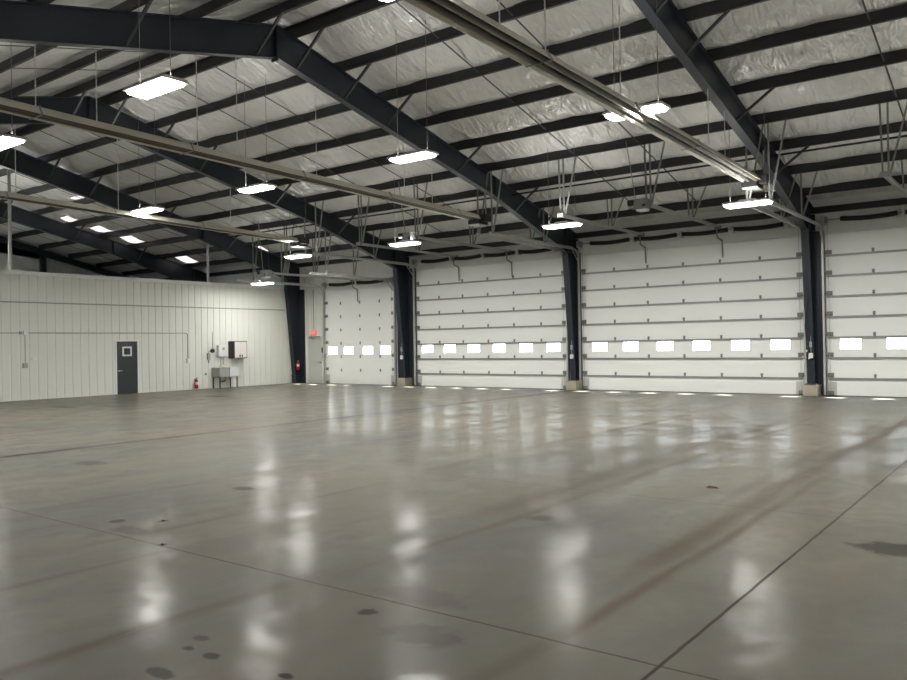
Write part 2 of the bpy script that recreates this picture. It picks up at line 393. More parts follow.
for j, y in enumerate(ys):
    s0 = sag(y)
    for x in xs:
        wv = .30 * math.sin(x * 2.1 + rnd[0] + .9 * y) + .25 * math.sin(x * 5.3 + rnd[1] + y * 1.7) + .3 * math.sin(x * .9 + rnd[2] + y * 3)
        mb.v.append((x, y, rz(y) + .262 - s0 * (1 + .55 * wv)))
nx = len(xs); FILM = [[] for _ in PATCH]
for j in range(len(ys) - 1):
    for i in range(nx - 1):
        cx_, cy_ = (xs[i] + xs[i + 1]) / 2, (ys[j] + ys[j + 1]) / 2
        hit = [k for k, (a, b, c, d) in enumerate(PATCH) if a < cx_ < b and c < cy_ < d]
        if hit: FILM[hit[0]].append((j * nx + i, j * nx + i + 1, (j + 1) * nx + i + 1, (j + 1) * nx + i)); continue
        mb.f.append((j * nx + i, j * nx + i + 1, (j + 1) * nx + i + 1, (j + 1) * nx + i))
ceil = tag(mb.build('ceiling', M['insul'], smooth=True), kind='structure')
PATCH_LAB = [f'added translucent film for a bright ceiling patch beyond the partition, {q}' for q in ('highest of the lower four', 'second of the lower four', 'third of the lower four', 'lowest, nearest the eave', 'highest of all', 'upper one above the partition, smaller', 'right of the rest by the column')]
for fl in FILM:
    fm = MB(); ids = sorted({i for q in fl for i in q}); mp_ = {v: k for k, v in enumerate(ids)}
    fm.v = [mb.v[i] for i in ids]; fm.f = [tuple(mp_[i] for i in q) for q in fl]
    o = fm.build('added_patch_film', M['patchfilm'], smooth=True)
    tag(o, PATCH_LAB.pop(0), 'skylight', 'added bright ceiling patches')

# ------------------------------------------------------------------ purlins
def side_name(i):
    return ['first', 'second', 'third', 'fourth', 'fifth', 'sixth', 'seventh', 'eighth', 'ninth'][i]
def zsec(yb_, sgn):
    z = rz(yb_)
    h, f_, t = .25, .075, .012
    return [(yb_, z), (yb_, z + t), (yb_ - sgn * f_ + sgn * t, z + t), (yb_ - sgn * f_ + sgn * t, z + h - .004), (yb_ - sgn * f_ * 1.9, z + h - .004 + .012), (yb_ - sgn * f_ * 1.9, z + h + .008 - .012),
            (yb_ - sgn * f_, z + h - .014), (yb_ - sgn * f_, z)]
for i, p in enumerate(PUR):
    for sgn, yy in ((1, p), (-1, 2 * YR - p)):
        o = MB().prism(zsec(yy, sgn), 0, XL + .12, XR_).build('purlin', M['purlin'])
        lab = (f'dark steel roof purlin, {side_name(8 - i)} up from the wall of overhead doors' if sgn == 1 else
               f'dark steel roof purlin on the slope behind the ridge, {side_name(i)} down from the ridge')
        tag(o, lab, 'roof beam', 'roof purlins')
tag(MB().box(XL + .12, XR_, -.16, 0, 5.46, 5.64).build('eave_strut', M['purlin']), 'dark steel eave beam running along the top of the door wall', 'roof beam')
# sag angles between purlins
bays = list(zip(FX, FX[1:]))
BN = ['in the farthest left bay', 'in the bay just behind the partition', 'in line with the narrow door', 'in line with the left wide door', 'in line with the middle wide door', 'in line with the cut-off door', 'out right']
for bi, (a, b) in enumerate(bays[:6]):
    for k, off in enumerate((3.1, 5.05)):
        x = a + off * (b - a) / 8.05
        for sgn in (1, -1):
            if sgn == -1 and bi in (5, 0, 1): continue
            y0, y1 = PUR[0], PUR[-1]
            if sgn < 0: y0, y1 = 2 * YR - y0, 2 * YR - y1
            o = MB().bar((x, y0, rz(y0) + .045), (x, y1, rz(y1) + .045), .035, .012).build('sag_rod', M['brace'])
            tag(o, f'thin {"left" if k == 0 else "right"} roof strap {BN[bi]}' + (', slope behind the ridge' if sgn < 0 else ''), 'roof strap', 'roof sag straps')

# ------------------------------------------------------------------ steel frames
FLAB = ['shallow dark end-wall frame at the far left gable', 'dark steel frame beyond the partition, second from the far gable', 'dark steel frame whose column meets the end of the ribbed partition',
        'dark steel frame with its column between the narrow door and the left wide door', 'dark steel frame with its column between the two wide doors, its ridge at top left',
        'dark steel frame with its column left of the cut-off right door', 'dark steel frame past the right edge of the view', 'shallow dark end frame at the right gable']
def make_frame(x, first):
    e = empty('steel_frame', (x, 0, 0))
    for sgn in (1, -1):
        def Y(v): return v if sgn == 1 else 2 * YR - v
        # rafter: web + flanges
        top = [(YR, rz(YR)), (0, rz(0))]
        bot = [(-.85, 4.93), (-5.3, zb(-5.3)), (YR, zb(YR))]
        web = [(Y(a), b) for a, b in [(YR, rz(YR)), (-.02, rz(0)), (-.02, 4.93), (-.85, 4.93), (-5.3, 6.30), (YR, 8.21)]]
        r = MB().prism(web, 0, x - .006, x + .006)
        for seg in ([(YR, rz(YR)), (-.02, rz(0))], ):
            a, b = seg; r.prism([(Y(a[0]), a[1]), (Y(b[0]), b[1]), (Y(b[0]), b[1] - .018), (Y(a[0]), a[1] - .018)], 0, x - .10, x + .10)
        for a, b in zip(bot, bot[1:]):
            r.prism([(Y(a[0]), a[1]), (Y(b[0]), b[1]), (Y(b[0]), b[1] - .018), (Y(a[0]), a[1] - .018)], 0, x - .10, x + .10)
        r.prism([(Y(YR), 8.13), (Y(YR), 8.93), (Y(YR + .018), 8.93), (Y(YR + .018), 8.13)], 0, x - .10, x + .10)         # ridge end plate
        for ys_ in (-5.3, -9.6): r.prism([(Y(ys_), zb(ys_)), (Y(ys_), rz(ys_)), (Y(ys_ + .012), rz(ys_)), (Y(ys_ + .012), zb(ys_))], 0, x - .10, x + .10) if ys_ == -5.3 else None
        r.prism([(Y(-.85), 4.93), (Y(-.85), rz(-.85)), (Y(-.835), rz(-.85)), (Y(-.835), 4.93)], 0, x - .10, x + .10)
        r.build('rafter', M['frame'], e)
        # tapered column on its pier
        c = MB().prism([(Y(-.02), .36), (Y(-.36), .36), (Y(-.82), 4.93), (Y(-.02), 4.93)], 0, x - .006, x + .006)
        c.prism([(Y(-.36), .36), (Y(-.36 + .018), .36), (Y(-.82 + .018), 4.93), (Y(-.82), 4.93)], 0, x - .11, x + .11)
        c.box(x - .11, x + .11, min(Y(-.02), Y(-.002)), max(Y(-.02), Y(-.002)), .36, 5.45)
        c.box(x - .11, x + .11, min(Y(-.02), Y(-.85)), max(Y(-.02), Y(-.85)), 4.915, 4.945)
        c.build('column', M['frame'], e)
        MB().box(x - .15, x + .15, min(Y(-.02), Y(-.42)), max(Y(-.02), Y(-.42)), .34, .365).build('base_plate', M['brace'], e)
        rows = [PUR[i] for i in ((0, 1, 2, 4, 6) if sgn == 1 else (0, 2, 4, 6))]
        for p in rows:
            yy = Y(p); z_ = zb(yy)
            MB().angle((x + .06, yy, z_ + .03), (x + 1.0, yy, rz(yy) + .06), .05, .006, (0, 1, 0)).build('flange_brace', M['brace'], e)
    return e
fr = make_frame(FX[1], True)
tag(fr, FLAB[1], 'steel frame', 'steel portal frames')
for i in range(2, 7):
    g = dup(fr, (FX[i] - FX[1], 0, 0)); tag(g, FLAB[i])
# shallow gable frames
for i in (0, 7):
    x = FX[i] - (.0 if i == 7 else 0)
    e = empty('steel_frame', (x, 0, 0)); tag(e, FLAB[i], 'steel frame', 'steel portal frames')
    for sgn in (1, -1):
        def Y(v): return v if sgn == 1 else 2 * YR - v
        r = MB().prism([(Y(YR), rz(YR)), (Y(-.02), rz(0)), (Y(-.02), rz(0) - .32), (Y(YR), rz(YR) - .32)], 0, x - .008, x + .008)
        for dz in (0, -.30): r.prism([(Y(YR), rz(YR) + dz), (Y(-.02), rz(0) + dz), (Y(-.02), rz(0) + dz - .02), (Y(YR), rz(YR) + dz - .02)], 0, x - .09, x + .09)
        r.build('rafter', M['frame'], e)
    for yc in (-5.6, -13.9, -22.2):
        zt = rz(yc) - .31
        MB().box(x - .008, x + .008, yc - .12, yc + .12, 0, zt).box(x - .09, x + .09, yc - .12, yc - .105, 0, zt).box(x - .09, x + .09, yc + .105, yc + .12, 0, zt).build('column', M['frame'], e)
# concrete piers
PN = ['beside the partition end', 'between the narrow door and the left wide door', 'between the two wide doors', 'left of the cut-off right door']
for x, nm in zip(FX[2:6], PN):
    if nm == PN[0]:
        o = MB().box(x - .11, x + .11, -.38, -.036, 0, .34).build('column_pedestal', M['frame'], bevel=.005, origin=(x, -.2, 0)); tag(o, 'dark steel pedestal under the column at the partition end', 'pedestal'); continue
    o = MB().box(x - .21, x + .21, -.52, -.004, 0, .335).build('concrete_pier', M['concrete'], bevel=.015, origin=(x, -.26, 0))
    tag(o, f'short tan concrete pier under the column {nm}', 'pier', 'concrete column piers')

# thin gas pipe under the purlins
o = MB().tube([(-28.3, -4.22, 6.475), (XR_, -4.22, 6.475)], .028, 8).build('gas_pipe', M['black'], smooth=True)
tag(o, 'thin black pipe hung under the purlins, running parallel to the door wall', 'pipe')

# ------------------------------------------------------------------ overhead doors
def hanger(e, x, y, ztop, zbot, dbl=False, dx=.42):
    m = MB().angle((x, y, ztop), (x, y, zbot), .035, .005)
    m.angle((x + dx, y, ztop), (x + .03, y + .01, zbot), .035, .005)
    if dbl: m.angle((x - .16, y + .02, ztop), (x - .12, y + .02, zbot), .035, .005)
    return m.build('hanger', M['galvdull'], e)
def track_path(x, zt, r=.36, yv=-.16, yend=-5.75):
    pts = [(x, yv, .04), (x, yv, zt - r)]
    for k in range(1, 7):
        a = k / 6 * math.pi / 2; pts.append((x, yv - r * (1 - math.cos(a)), zt - r + r * math.sin(a)))
    pts.append((x, yend, zt + .02)); return pts
cprof = [(-.028, -.03), (-.028, .03), (-.023, .03), (-.023, -.025), (.023, -.025), (.023, .03), (.028, .03), (.028, -.03)]
DL = ['narrow white sectional overhead door with four windows at the far left', 'wide white sectional door with six windows, left of the middle column', 'wide white sectional door with six windows, right of the middle column', 'wide white sectional door cut off by the right edge']
for di, d in enumerate(DOORS):
    x0, x1, ln = d['x0'], d['x1'], d['lines']
    e = empty(f'door_{di + 1}', ((x0 + x1) / 2, -.03, 0)); tag(e, DL[di], 'overhead door', kind='structure')
    YI = -.075                                   # inner face
    for k in range(len(ln) - 1):
        z0, z1 = ln[k] + (.012 if k == 0 else 0), ln[k + 1]
        wz = d['wz']; m = MB()
        hasw = z0 < wz[0] < z1
        if not hasw:
            m.box(x0, x1, YI, -.002, z0, z1)
            for zz in (z0 + (z1 - z0) * f_ for f_ in (.33, .66)): m.box(x0, x1, YI - .003, YI, zz - .004, zz + .004)
        else:
            m.box(x0, x1, YI, -.002, z0, wz[0]); m.box(x0, x1, YI, -.002, wz[1], z1)
            xx = x0
            for c_ in d['win']:
                m.box(xx, c_ - .30, YI, -.002, wz[0], wz[1]); xx = c_ + .30
            m.box(xx, x1, YI, -.002, wz[0], wz[1])
        pn = m.build('door_panel', M['door'], e)
        if hasw:
            for c_ in d['win']:
                wf = MB(); a, b = c_ - .31, c_ + .31
                for q in ((a, b, wz[0] - .012, wz[0] + .02), (a, b, wz[1] - .02, wz[1] + .012), (a, a + .028, wz[0] + .02, wz[1] - .02), (b - .028, b, wz[0] + .02, wz[1] - .02)):
                    wf.box(q[0], q[1], YI - .008, YI + .008, q[2], q[3])
                wf.build('window_frame', M['plasticw'], pn)
                MB().box(c_ - .30, c_ + .30, -.05, -.044, wz[0], wz[1]).build('window_pane', M['glass'], pn)
        if d['strut'] and k > 0:
            zl = ln[k]
            MB().box(x0 + .02, x1 - .02, YI - .05, YI - .045, zl - .055, zl + .0).box(x0 + .02, x1 - .02, YI - .05, YI, zl - .003, zl + .0).box(x0 + .02, x1 - .02, YI - .05, YI, zl - .058, zl - .055).build('strut', M['strut'], e)
        # end stiles + rollers
    # hinges
    hp = None
    for k in range(1, len(ln) - 1):
        for hx_ in d['hx']:
            zc = ln[k] + (.045 if d['strut'] else .02)
            if hp is None:
                hp = MB().box(hx_ - .03, hx_ + .03, YI - .012, YI, zc - .06, zc + .07).tube([(hx_ - .035, YI - .02, zc), (hx_ + .035, YI - .02, zc)], .014, 8).box(hx_ - .045, hx_ + .045, YI - .008, YI, zc + .03, zc + .05).build('hinge', M['hinge'], e)
                h0 = (hx_, zc)
            else: part_copy(hp, (hx_ - h0[0], 0, zc - h0[1]))
    # roller brackets
    rp = None
    for k in range(0, len(ln) - 1):
        for s_, xe in ((1, x0), (-1, x1)):
            zc = ln[k] + .06; xc_ = xe + s_ * .09
            m = MB().box(min(xe, xe + s_ * .17), max(xe, xe + s_ * .17), YI - .02, YI - .002, zc - .05, zc + .08)
            m.tube([(xe + s_ * .14, YI - .055, zc), (xe - s_ * .07, YI - .055, zc)], .012, 8); m.tube([(xe - s_ * .07, YI - .055, zc), (xe - s_ * .04, YI - .055, zc)], .03, 10)
            m.box(min(xe + s_ * .05, xe + s_ * .13), max(xe + s_ * .05, xe + s_ * .13), YI - .07, YI - .02, zc - .02, zc + .02)
            m.build('roller_bracket', M['hinge'], e)
    for s_, xe in ((1, x0), (-1, x1)):
        MB().box(min(xe, xe + s_ * .24), max(xe, xe + s_ * .24), YI - .012, YI, .02, .42).build('corner_plate', M['galv'], e)
    MB().box(x0, x1, YI + .005, -.03, 0, .02).build('bottom_seal', M['black'], e)
    # tracks
    yend = -5.75 if di else -4.95
    for s_, xe in ((-1, x0), (1, x1)):
        xt = xe + s_ * .065
        t = MB().sweep(track_path(xt, d['tz'], yend=yend), cprof)
        t.angle((xt + s_ * .05, -.09, .02), (xt + s_ * .05, -.09, d['tz'] + .15), .06, .006)
        t.bar((xt + s_ * .03, -.5, d['tz'] + .05), (xt + s_ * .03, yend, d['tz'] + .06), .035, .05)
        t.bar((xt, -.07, d['tz'] - .55), (xt, -.62, d['tz'] - .02), .012, .04)
        t.build('track', M['galv'], e)
        for yy in ((PUR[5], PUR[7]) if di else (PUR[6] + .6, PUR[7])):
            if di == 0 and yy == PUR[6] + .6: yy = PUR[6]
            hanger(e, xt, yy, rz(yy) + .02, d['tz'] + .03)
    # shaft, springs, header strip
    zs = 5.22 if di else 4.51
    if di == 1: zs = 5.16
    MB().tube([(x0 - .05, -.22, zs), (x1 + .05, -.22, zs)], .016, 10).build('torsion_shaft', M['galvdull'], e, smooth=True)
    nseg = 4 if di else 2
    L_ = (x1 - x0 - .75) / nseg
    for k in range(nseg):
        a = x0 + .38 + k * L_ + .07; b = a + L_ - .20
        n = 60; pts = [(a + (b - a) * i / n, -.22, zs - .04 * math.sin(math.pi * i / n)) for i in range(n + 1)]
        MB().tube(pts, [.076 if i % 2 else .066 for i in range(n + 1)], 10).build('torsion_spring', M['spring'], e, smooth=False)
        MB().box(b + .11, b + .17, -.26, 0, zs - .1, zs + .1).build('spring_anchor', M['galv'], e)
    for xe, s_ in ((x0, 1), (x1, -1)):
        MB().tube([(xe + s_ * .02, -.22, zs), (xe + s_ * .09, -.22, zs)], .10, 14).build('cable_drum', M['galvdull'], e)
        MB().box(xe - .03 - .05, xe - .02 + .05, -.27, 0, zs - .12, zs + .12).build('end_bearing_plate', M['galv'], e)
        MB().tube([(xe + s_ * .08, -.145, zs - .09), (xe + s_ * .08, -.13, .15)], .004, 5).build('lift_cable', M['wire'], e)
    zt = ln[-1]
    MB().box(x0 - .02, x1 + .02, -.05, 0, zt + .02, zt + .10).box(x0, x1, -.11, -.05, zt + .02, zt + .05).build('header_trim', M['trimw'] if di else M['insw'], e)

# ------------------------------------------------------------------ door openers: rails, motors, arms
RAILS = [(0, [-24.87]), (1, [-19.25, -16.72]), (2, [-11.3, -8.68]), (3, [-3.05, -.4])]
ON = ['narrow four-window door', 'left wide door', 'middle wide door', 'cut-off right door']
for di, xsr in RAILS:
    zr = {0: 4.66, 1: 5.25, 2: 5.36, 3: 5.36}[di]; y0 = -4.9 if di == 0 else -5.75
    e = empty('door_opener', (xsr[-1], y0, zr)); tag(e, f'grey trolley opener with rails hung above the {ON[di]}', 'door opener', 'overhead door openers')
    for x in xsr:
        MB().box(x - .045, x - .04, y0, -.1, zr - .05, zr + .03).box(x + .04, x + .045, y0, -.1, zr - .05, zr + .03).box(x - .045, x + .045, y0, -.1, zr + .025, zr + .03).build('rail', M['galv'], e)
        MB().box(x - .10, x + .10, y0 - .02, y0 + .06, zr - .06, zr + .05).box(x - .06, x + .06, -.16, -.08, zr - .06, zr + .04).build('rail_bracket', M['galvdull'], e)
        MB().box(x - .05, x + .05, -.42, -.30, zr - .1, zr - .05).bar((x, -.34, zr - .08), (x, -.30, zr - .36), .025, .04).bar((x, -.31, zr - .36), (x + .09, -.14, zr - .46), .025, .04).bar((x + .1, -.14, zr - .42), (x + .1, -.11, zr - 1.0), .025, .04).build('door_arm', M['hinge'], e)
        for yy in ((PUR[5], PUR[7]) if di else (PUR[6], PUR[7])):
            hanger(e, x + .05, yy, rz(yy) + .02, zr + .02, True)
    if di < 3:
        x = xsr[-1] - .02; y = y0 - .22
        mt = MB().box(x - .20, x + .16, y - .17, y + .15, zr - .16, zr + .10).box(x - .22, x + .18, y - .19, y - .17, zr - .18, zr - .12).build('motor_housing', M['hinge'], e, bevel=.01)
        MB().tube([(x - .18, y - .1, zr + .02), (x - .36, y - .1, zr + .02)], .085, 14).build('motor', M['black'], e, smooth=True)
        MB().box(x - .12, x + .14, y - .18, y + .1, zr - .22, zr - .16).build('control_cover', M['plasticw'], e, bevel=.01)
        MB().tube([(x + .1, y - .12, zr - .1), (x + .1, y - .175, zr - .1)], .055, 12).build('pulley', M['black'], e)
        MB().bar((x - .2, y, zr + .1), (x - .45, y, rz(y) + .02), .03, .01).build('sway_brace', M['galvdull'], e)

# ------------------------------------------------------------------ tube heaters under the frames
def heater(x, ya, za, ye, ze, lab, cys):
    e = empty('tube_heater', (x, ye, ze)); tag(e, lab, 'heater', 'radiant tube heaters')
    def z(y): return za + (ze - za) * (y - ya) / (ye - ya)
    prof = [(-.21, -.08), (-.12, .05), (.12, .05), (.21, -.08), (.222, -.08), (.128, .062), (-.128, .062), (-.222, -.08)]
    m = MB(); k0 = None; n = 0; L = []
    for y in (ya, ye): 
        L.append(len(m.v)); m.v += [(x + a, y, z(y) + b) for a, b in prof]
    a, b = L; k = len(prof)
    m.f += [(a + j, a + (j + 1) % k, b + (j + 1) % k, b + j) for j in range(k)] + [tuple(a + j for j in range(k)), tuple(b + j for j in range(k))]
    m.build('reflector', M['reflector'], e)
    for s_ in (-1, 1):
        MB().tube([(x + s_ * .09, ya + .1, z(ya) - .04), (x + s_ * .09, ye + .05, z(ye) - .04)], .045, 12).build('radiant_tube', M['tube'], e, smooth=True)
    y = ye - 1.0
    while y > ya:
        MB().box(x - .16, x + .16, y - .02, y + .02, z(y) + .063, z(y) + .075).bar((x - .228, y, z(y) - .08), (x - .13, y, z(y) + .075), .03, .012).bar((x + .228, y, z(y) - .08), (x + .13, y, z(y) + .075), .03, .012).box(x - .22, x + .22, y - .012, y + .012, z(y) - .1, z(y) - .088).build('hanger_bracket', M['galvdull'], e)
        y -= 3.0
    MB().box(x - .26, x + .10, ye, ye + .55, ze - .20, ze + .10).box(x + .12, x + .32, ye + .1, ye + .42, ze - .14, ze + .08).build('burner_box', M['black'], e, bevel=.01)
    MB().box(x - .24, x + .12, ye + .02, ye + .5, ze - .235, ze - .202).build('burner_cover', M['galv'], e)
    MB().tube([(x + .2, ye + .3, ze + .08), (x + .2, ye + .3, zb(ye + .3) - .02)], .018, 8).build('gas_drop', M['galvdull'], e)
    for yc in cys:
        zt = zb(yc) - .02; zc = z(yc) + .09; m = MB(); q = zc; i = 0
        while q < zt - .03:
            c = Vector((x, yc, q + .022)); a, b = ((.009, 0) if i % 2 else (0, .009))
            pts = [c + Vector((a * math.cos(t) , b * math.cos(t), .021 * math.sin(t))) for t in [2 * math.pi * j / 6 for j in range(7)]]
            m.tube(pts, .0065, 4); q += .034; i += 1
        m.build('chain', M['chain'], e)
heater(-5.9, -22.5, 5.95, -5.9, 5.64, 'twin-tube radiant heater hung beneath the right-hand roof frame, crossing top centre', [-18.2, -16.9, -15.7, -13.2, -8.9, -7.85])
heater(-14.02, -24.5, 5.98, -6.15, 5.55, 'long twin-tube radiant heater hung beneath the middle roof frame, entering at left', [-19.15, -18.05, -15.9, -14.9, -12.6, -9.4, -8.2])
heater(-22.0, -22.0, 5.98, -6.2, 5.58, 'twin-tube radiant heater hung beneath the frame nearest the partition', [-16.9, -15.9, -13.0, -9.0])

# ------------------------------------------------------------------ lamps
LAMPS = []
lamp0 = None
def make_lamp():
    e = empty('high_bay_light', (0, 0, 0))
    MB().prism([(-.20, .05), (.20, .05), (.24, 0), (-.24, 0)], 0, -.56, .56).box(-.2, .2, -.08, .08, .05, .10).build('housing', M['lamp'], e, bevel=.008)
    m = MB()
    pr = [(-.205, 0), (-.195, -.035), (-.15, -.055), (.15, -.055), (.195, -.035), (.205, 0)]
    m.prism(pr, 0, -.48, .48); m.prism([(p[0] * .8, p[1] * .7) for p in pr], 0, -.53, -.48); m.prism([(p[0] * .8, p[1] * .7) for p in pr], 0, .48, .53)
    m.build('lens', M['lens'], e)
    return e
AL = bpy.data.lights.new('lamp_light', 'AREA'); AL.shape = 'RECTANGLE'; AL.size = .92; AL.size_y = .34; AL.energy = 108; AL.color = (1, .98, .935)
AU = bpy.data.lights.new('added_uplight', 'AREA'); AU.shape = 'RECTANGLE'; AU.size = .9; AU.size_y = .12; AU.energy = 15; AU.color = (1, .98, .935)  # upward light added to each lit lamp to brighten the ceiling
def add_light(e):
    l = bpy.data.objects.new('lamp_light', AL); C.objects.link(l); l.parent = e; l.location = (0, 0, -.06)
    l = bpy.data.objects.new('added_uplight', AU); C.objects.link(l); l.parent = e; l.location = (0, 0, .105); l.rotation_euler = (math.pi, 0, 0)
lamp0 = make_lamp(); used = False
def lamp(x, y, z, lab, wires=True, lit=True):
    global used
    if not used: e = lamp0; used = True; e.location = (x, y, z); e['_w'] = (x, y, z)
    else:
        e = lamp0.copy(); C.objects.link(e); e.location = (x, y, z); e['_w'] = (x, y, z)
        for ch in lamp0.children:
            if ch.name.startswith('hanging_cable'): continue
            c = ch.copy(); C.objects.link(c); c.parent = e
    tag(e, lab, 'ceiling light', 'high bay lights')
    if lit: add_light(e)
    if wires: WIRES.append((e, x, y, z))
WIRES = []
cols = [4.7, -.6, -5.85, -11.08, -16.35, -21.6]
cn = ['farthest right', 'right of the right-hand frame', 'just left of the right-hand frame', 'right of the middle frame', 'left of the middle frame', 'nearest the partition']
for (y, z, rn) in ((-18.6, 5.84, 'behind the ridge'), (-12.4, 5.83, 'under the ridge'), (-6.1, 5.0, 'close to the door wall')):
    for ci, x in enumerate(cols):
        if y == -18.7 and ci == 5: pass
        nm = cn[ci]
        lamp(x + (.15 if (y, ci) == (-12.4, 5) else -.2 if y < -18 else -.13 if y < -7 else (-.08, -.08, -.1, .02, -.5, -.35)[ci]), y, z + (.16 if y < -18 and ci == 2 else 0), f'added high bay light out of view, row {rn}, {nm}')
lamp(-26.8, -3.75, 4.42, 'glowing light low over the partition end, in front of the narrow door track', lit=False)
for y, z, rn in ((-18.6, 5.88, 'behind the ridge'), (-12.4, 5.86, 'under the ridge')):  # out-of-view lamps added to brighten the bays beyond the partition
    for x, nm in ((-32.3, 'just beyond the partition'), (-37.6, 'nearest the far gable')):
        lamp(x, y, z, f'added high bay light out of view, row {rn}, {nm}')
for (e, x, y, z) in WIRES:
    for dx in (-.42, .42):
        py = min(ally, key=lambda p: abs(p - y)); 
        MB().tube([(x + dx, y, z + .05), (x + dx, y, rz(y) + .17)], .006, 5).build('hanging_cable', M['wire'], e)

# ------------------------------------------------------------------ things on the partition
X = XP
# charcoal door
e = empty('door_5', (X, -8.7, 0)); tag(e, 'charcoal man door with small square window in the ribbed partition', 'door', kind='structure')
MB().box(X - .07, X - .02, -9.13, -8.27, .01, 2.03).build('door_leaf', M['mandoor'], e)
MB().box(X - .12, X + .015, -9.19, -9.135, 0, 2.09).box(X - .12, X + .015, -8.265, -8.21, 0, 2.09).box(X - .12, X + .015, -9.19, -8.21, 2.035, 2.09).build('door_frame', M['trimw'], e)
MB().box(X - .02, X - .008, -8.89, -8.83, 1.46, 1.83).box(X - .02, X - .008, -8.56, -8.50, 1.46, 1.83).box(X - .02, X - .008, -8.83, -8.56, 1.46, 1.52).box(X - .02, X - .008, -8.83, -8.56, 1.77, 1.83).build('window_frame', M['trimw'], e)
MB().box(X - .02, X - .014, -8.83, -8.56, 1.52, 1.77).build('window_pane', M['glassdark'], e)
MB().tube([(X - .02, -9.06, .90), (X + .04, -9.06, .90)], .03, 12).tube([(X + .035, -9.07, .90), (X + .035, -8.93, .90)], .012, 8).build('door_handle', M['galv'], e)
for z in (.25, 1.0, 1.8): MB().tube([(X - .008, -8.275, z - .05), (X - .008, -8.275, z + .05)], .012, 8).build('hinge', M['galvdull'], e)
# conduit run
e = empty('conduit', (X, -9, 2.36)); tag(e, 'thin grey conduit run across the partition above the charcoal door', 'conduit')
arc = [(X + .025, -6.12 + .12 * math.sin(a), 2.24 + .12 * math.cos(a)) for a in [i * math.pi / 12 for i in range(7)]]
MB().tube([(X + .025, -18, 2.36)] + arc + [(X + .025, -6.0, 1.26)], .016, 8).build('pipe', M['galvdull'], e, smooth=True)
MB().tube([(X + .025, -12.56, 2.34), (X + .025, -12.56, 1.3)], .014, 8).build('drop_pipe', M['galvdull'], e, smooth=True)
MB().box(X, X + .08, -12.62, -12.48, 2.29, 2.43).build('junction_box', M['plasticw'], e, bevel=.006)
MB().box(X, X + .06, -12.75, -12.66, 2.31, 2.41).build('connector', M['galvdull'], e, bevel=.006)
MB().box(X, X + .08, -6.07, -5.90, 1.12, 1.29).build('outlet_box', M['plasticw'], e, bevel=.008)
o = MB().box(X, X + .08, -12.65, -12.49, 1.13, 1.30).tube([(X + .08, -12.57, 1.2), (X + .11, -12.57, 1.2)], .04, 10).build('wall_switch', M['plasticg'], bevel=.006); tag(o, 'small grey switch at the foot of the left conduit drop', 'switch')
o = MB().box(X, X + .05, -12.33, -12.17, 1.38, 1.49).build('thermostat', M['plasticw'], bevel=.006); tag(o, 'small white thermostat beside the left conduit drop', 'thermostat')

def extinguisher(x, y, z, ax, lab):
    e = empty('fire_extinguisher', (x, y, z)); tag(e, lab, 'fire extinguisher', 'fire extinguishers')
    r = .075
    MB().tube([(x, y, z), (x, y, z + .02), (x, y, z + .30), (x, y, z + .35), (x, y, z + .385)], [r * .9, r, r, r * .7, .028], 16).build('cylinder_body', M['red'], e, smooth=True)
    MB().tube([(x, y, z + .38), (x, y, z + .42)], .022, 10).bar((x - .02, y, z + .43), (x + .09, y, z + .46), .02).bar((x - .02, y, z + .415), (x + .08, y, z + .42), .02).build('valve_handle', M['galvdull'], e)
    MB().tube([(x, y - .02, z + .4), (x + .03, y - .09, z + .38), (x + .03, y - .10, z + .2), (x + .02, y - .09, z + .08)], .011, 8).build('hose', M['black'], e, smooth=True)
    MB().tube([(x, y, z + .16), (x, y, z + .27)], r + .002, 16).build('label_band', M['tag'], e)
    MB().box(x - .09 if ax == 0 else x - .02, x - .07 if ax == 0 else x + .02, y - .03, y + .03, z + .05, z + .4).build('wall_bracket', M['black'], e)
extinguisher(X + .10, -5.66, .04, 0, 'red fire extinguisher low on the partition, left of the utility sink')
extinguisher(-28.53, -.30, .62, 0, 'red fire extinguisher on the dark column at the partition end')

# air regulator + hose
e = empty('air_regulator', (X, -4.95, 1.5)); tag(e, 'black air regulator with grey filter on the partition left of the white box', 'regulator')
MB().tube([(X + .02, -4.82, 1.60), (X + .12, -4.82, 1.60)], .085, 14).build('gauge', M['black'], e)
MB().box(X, X + .09, -5.06, -4.95, 1.22, 1.5).tube([(X + .05, -5.0, 1.22), (X + .05, -5.0, 1.08)], .03, 10).build('filter_bowl', M['plasticg'], e)
MB().tube([(X + .05, -5.0, 1.5), (X + .05, -4.95, 1.6), (X + .05, -4.85, 1.6)], .014, 8).tube([(X + .02, -4.78, 1.7), (X + .02, -4.78, 2.4)], .012, 8).build('pipe', M['galvdull'], e)
o = MB().tube([(X, -5.15, .62), (X + .06, -5.15, .62)], .03, 10).tube([(X + .05, -5.15, .62), (X + .05, -5.15, .56)], .018, 8).tube([(X + .06, -5.15, .64), (X + .09, -5.15, .64)], .035, 10).build('hose_bib', M['galvdull']); tag(o, 'small hose tap on the partition left of the sink', 'tap')

# white towel / heater box
e = empty('water_heater', (X, -4.33, 1.3)); tag(e, 'small white box water heater on the partition above the utility sink', 'water heater')
MB().box(X, X + .17, -4.57, -4.10, 1.34, 1.84).build('casing', M['plasticw'], e, bevel=.03)
MB().tube([(X + .17, -4.33, 1.68), (X + .185, -4.33, 1.68)], .055, 14).build('dial', M['plasticg'], e)
MB().tube([(X + .08, -4.42, 1.34), (X + .08, -4.42, .92)], .012, 8).tube([(X + .08, -4.25, 1.34), (X + .08, -4.25, .92)], .012, 8).build('pipe', M['galv'], e)

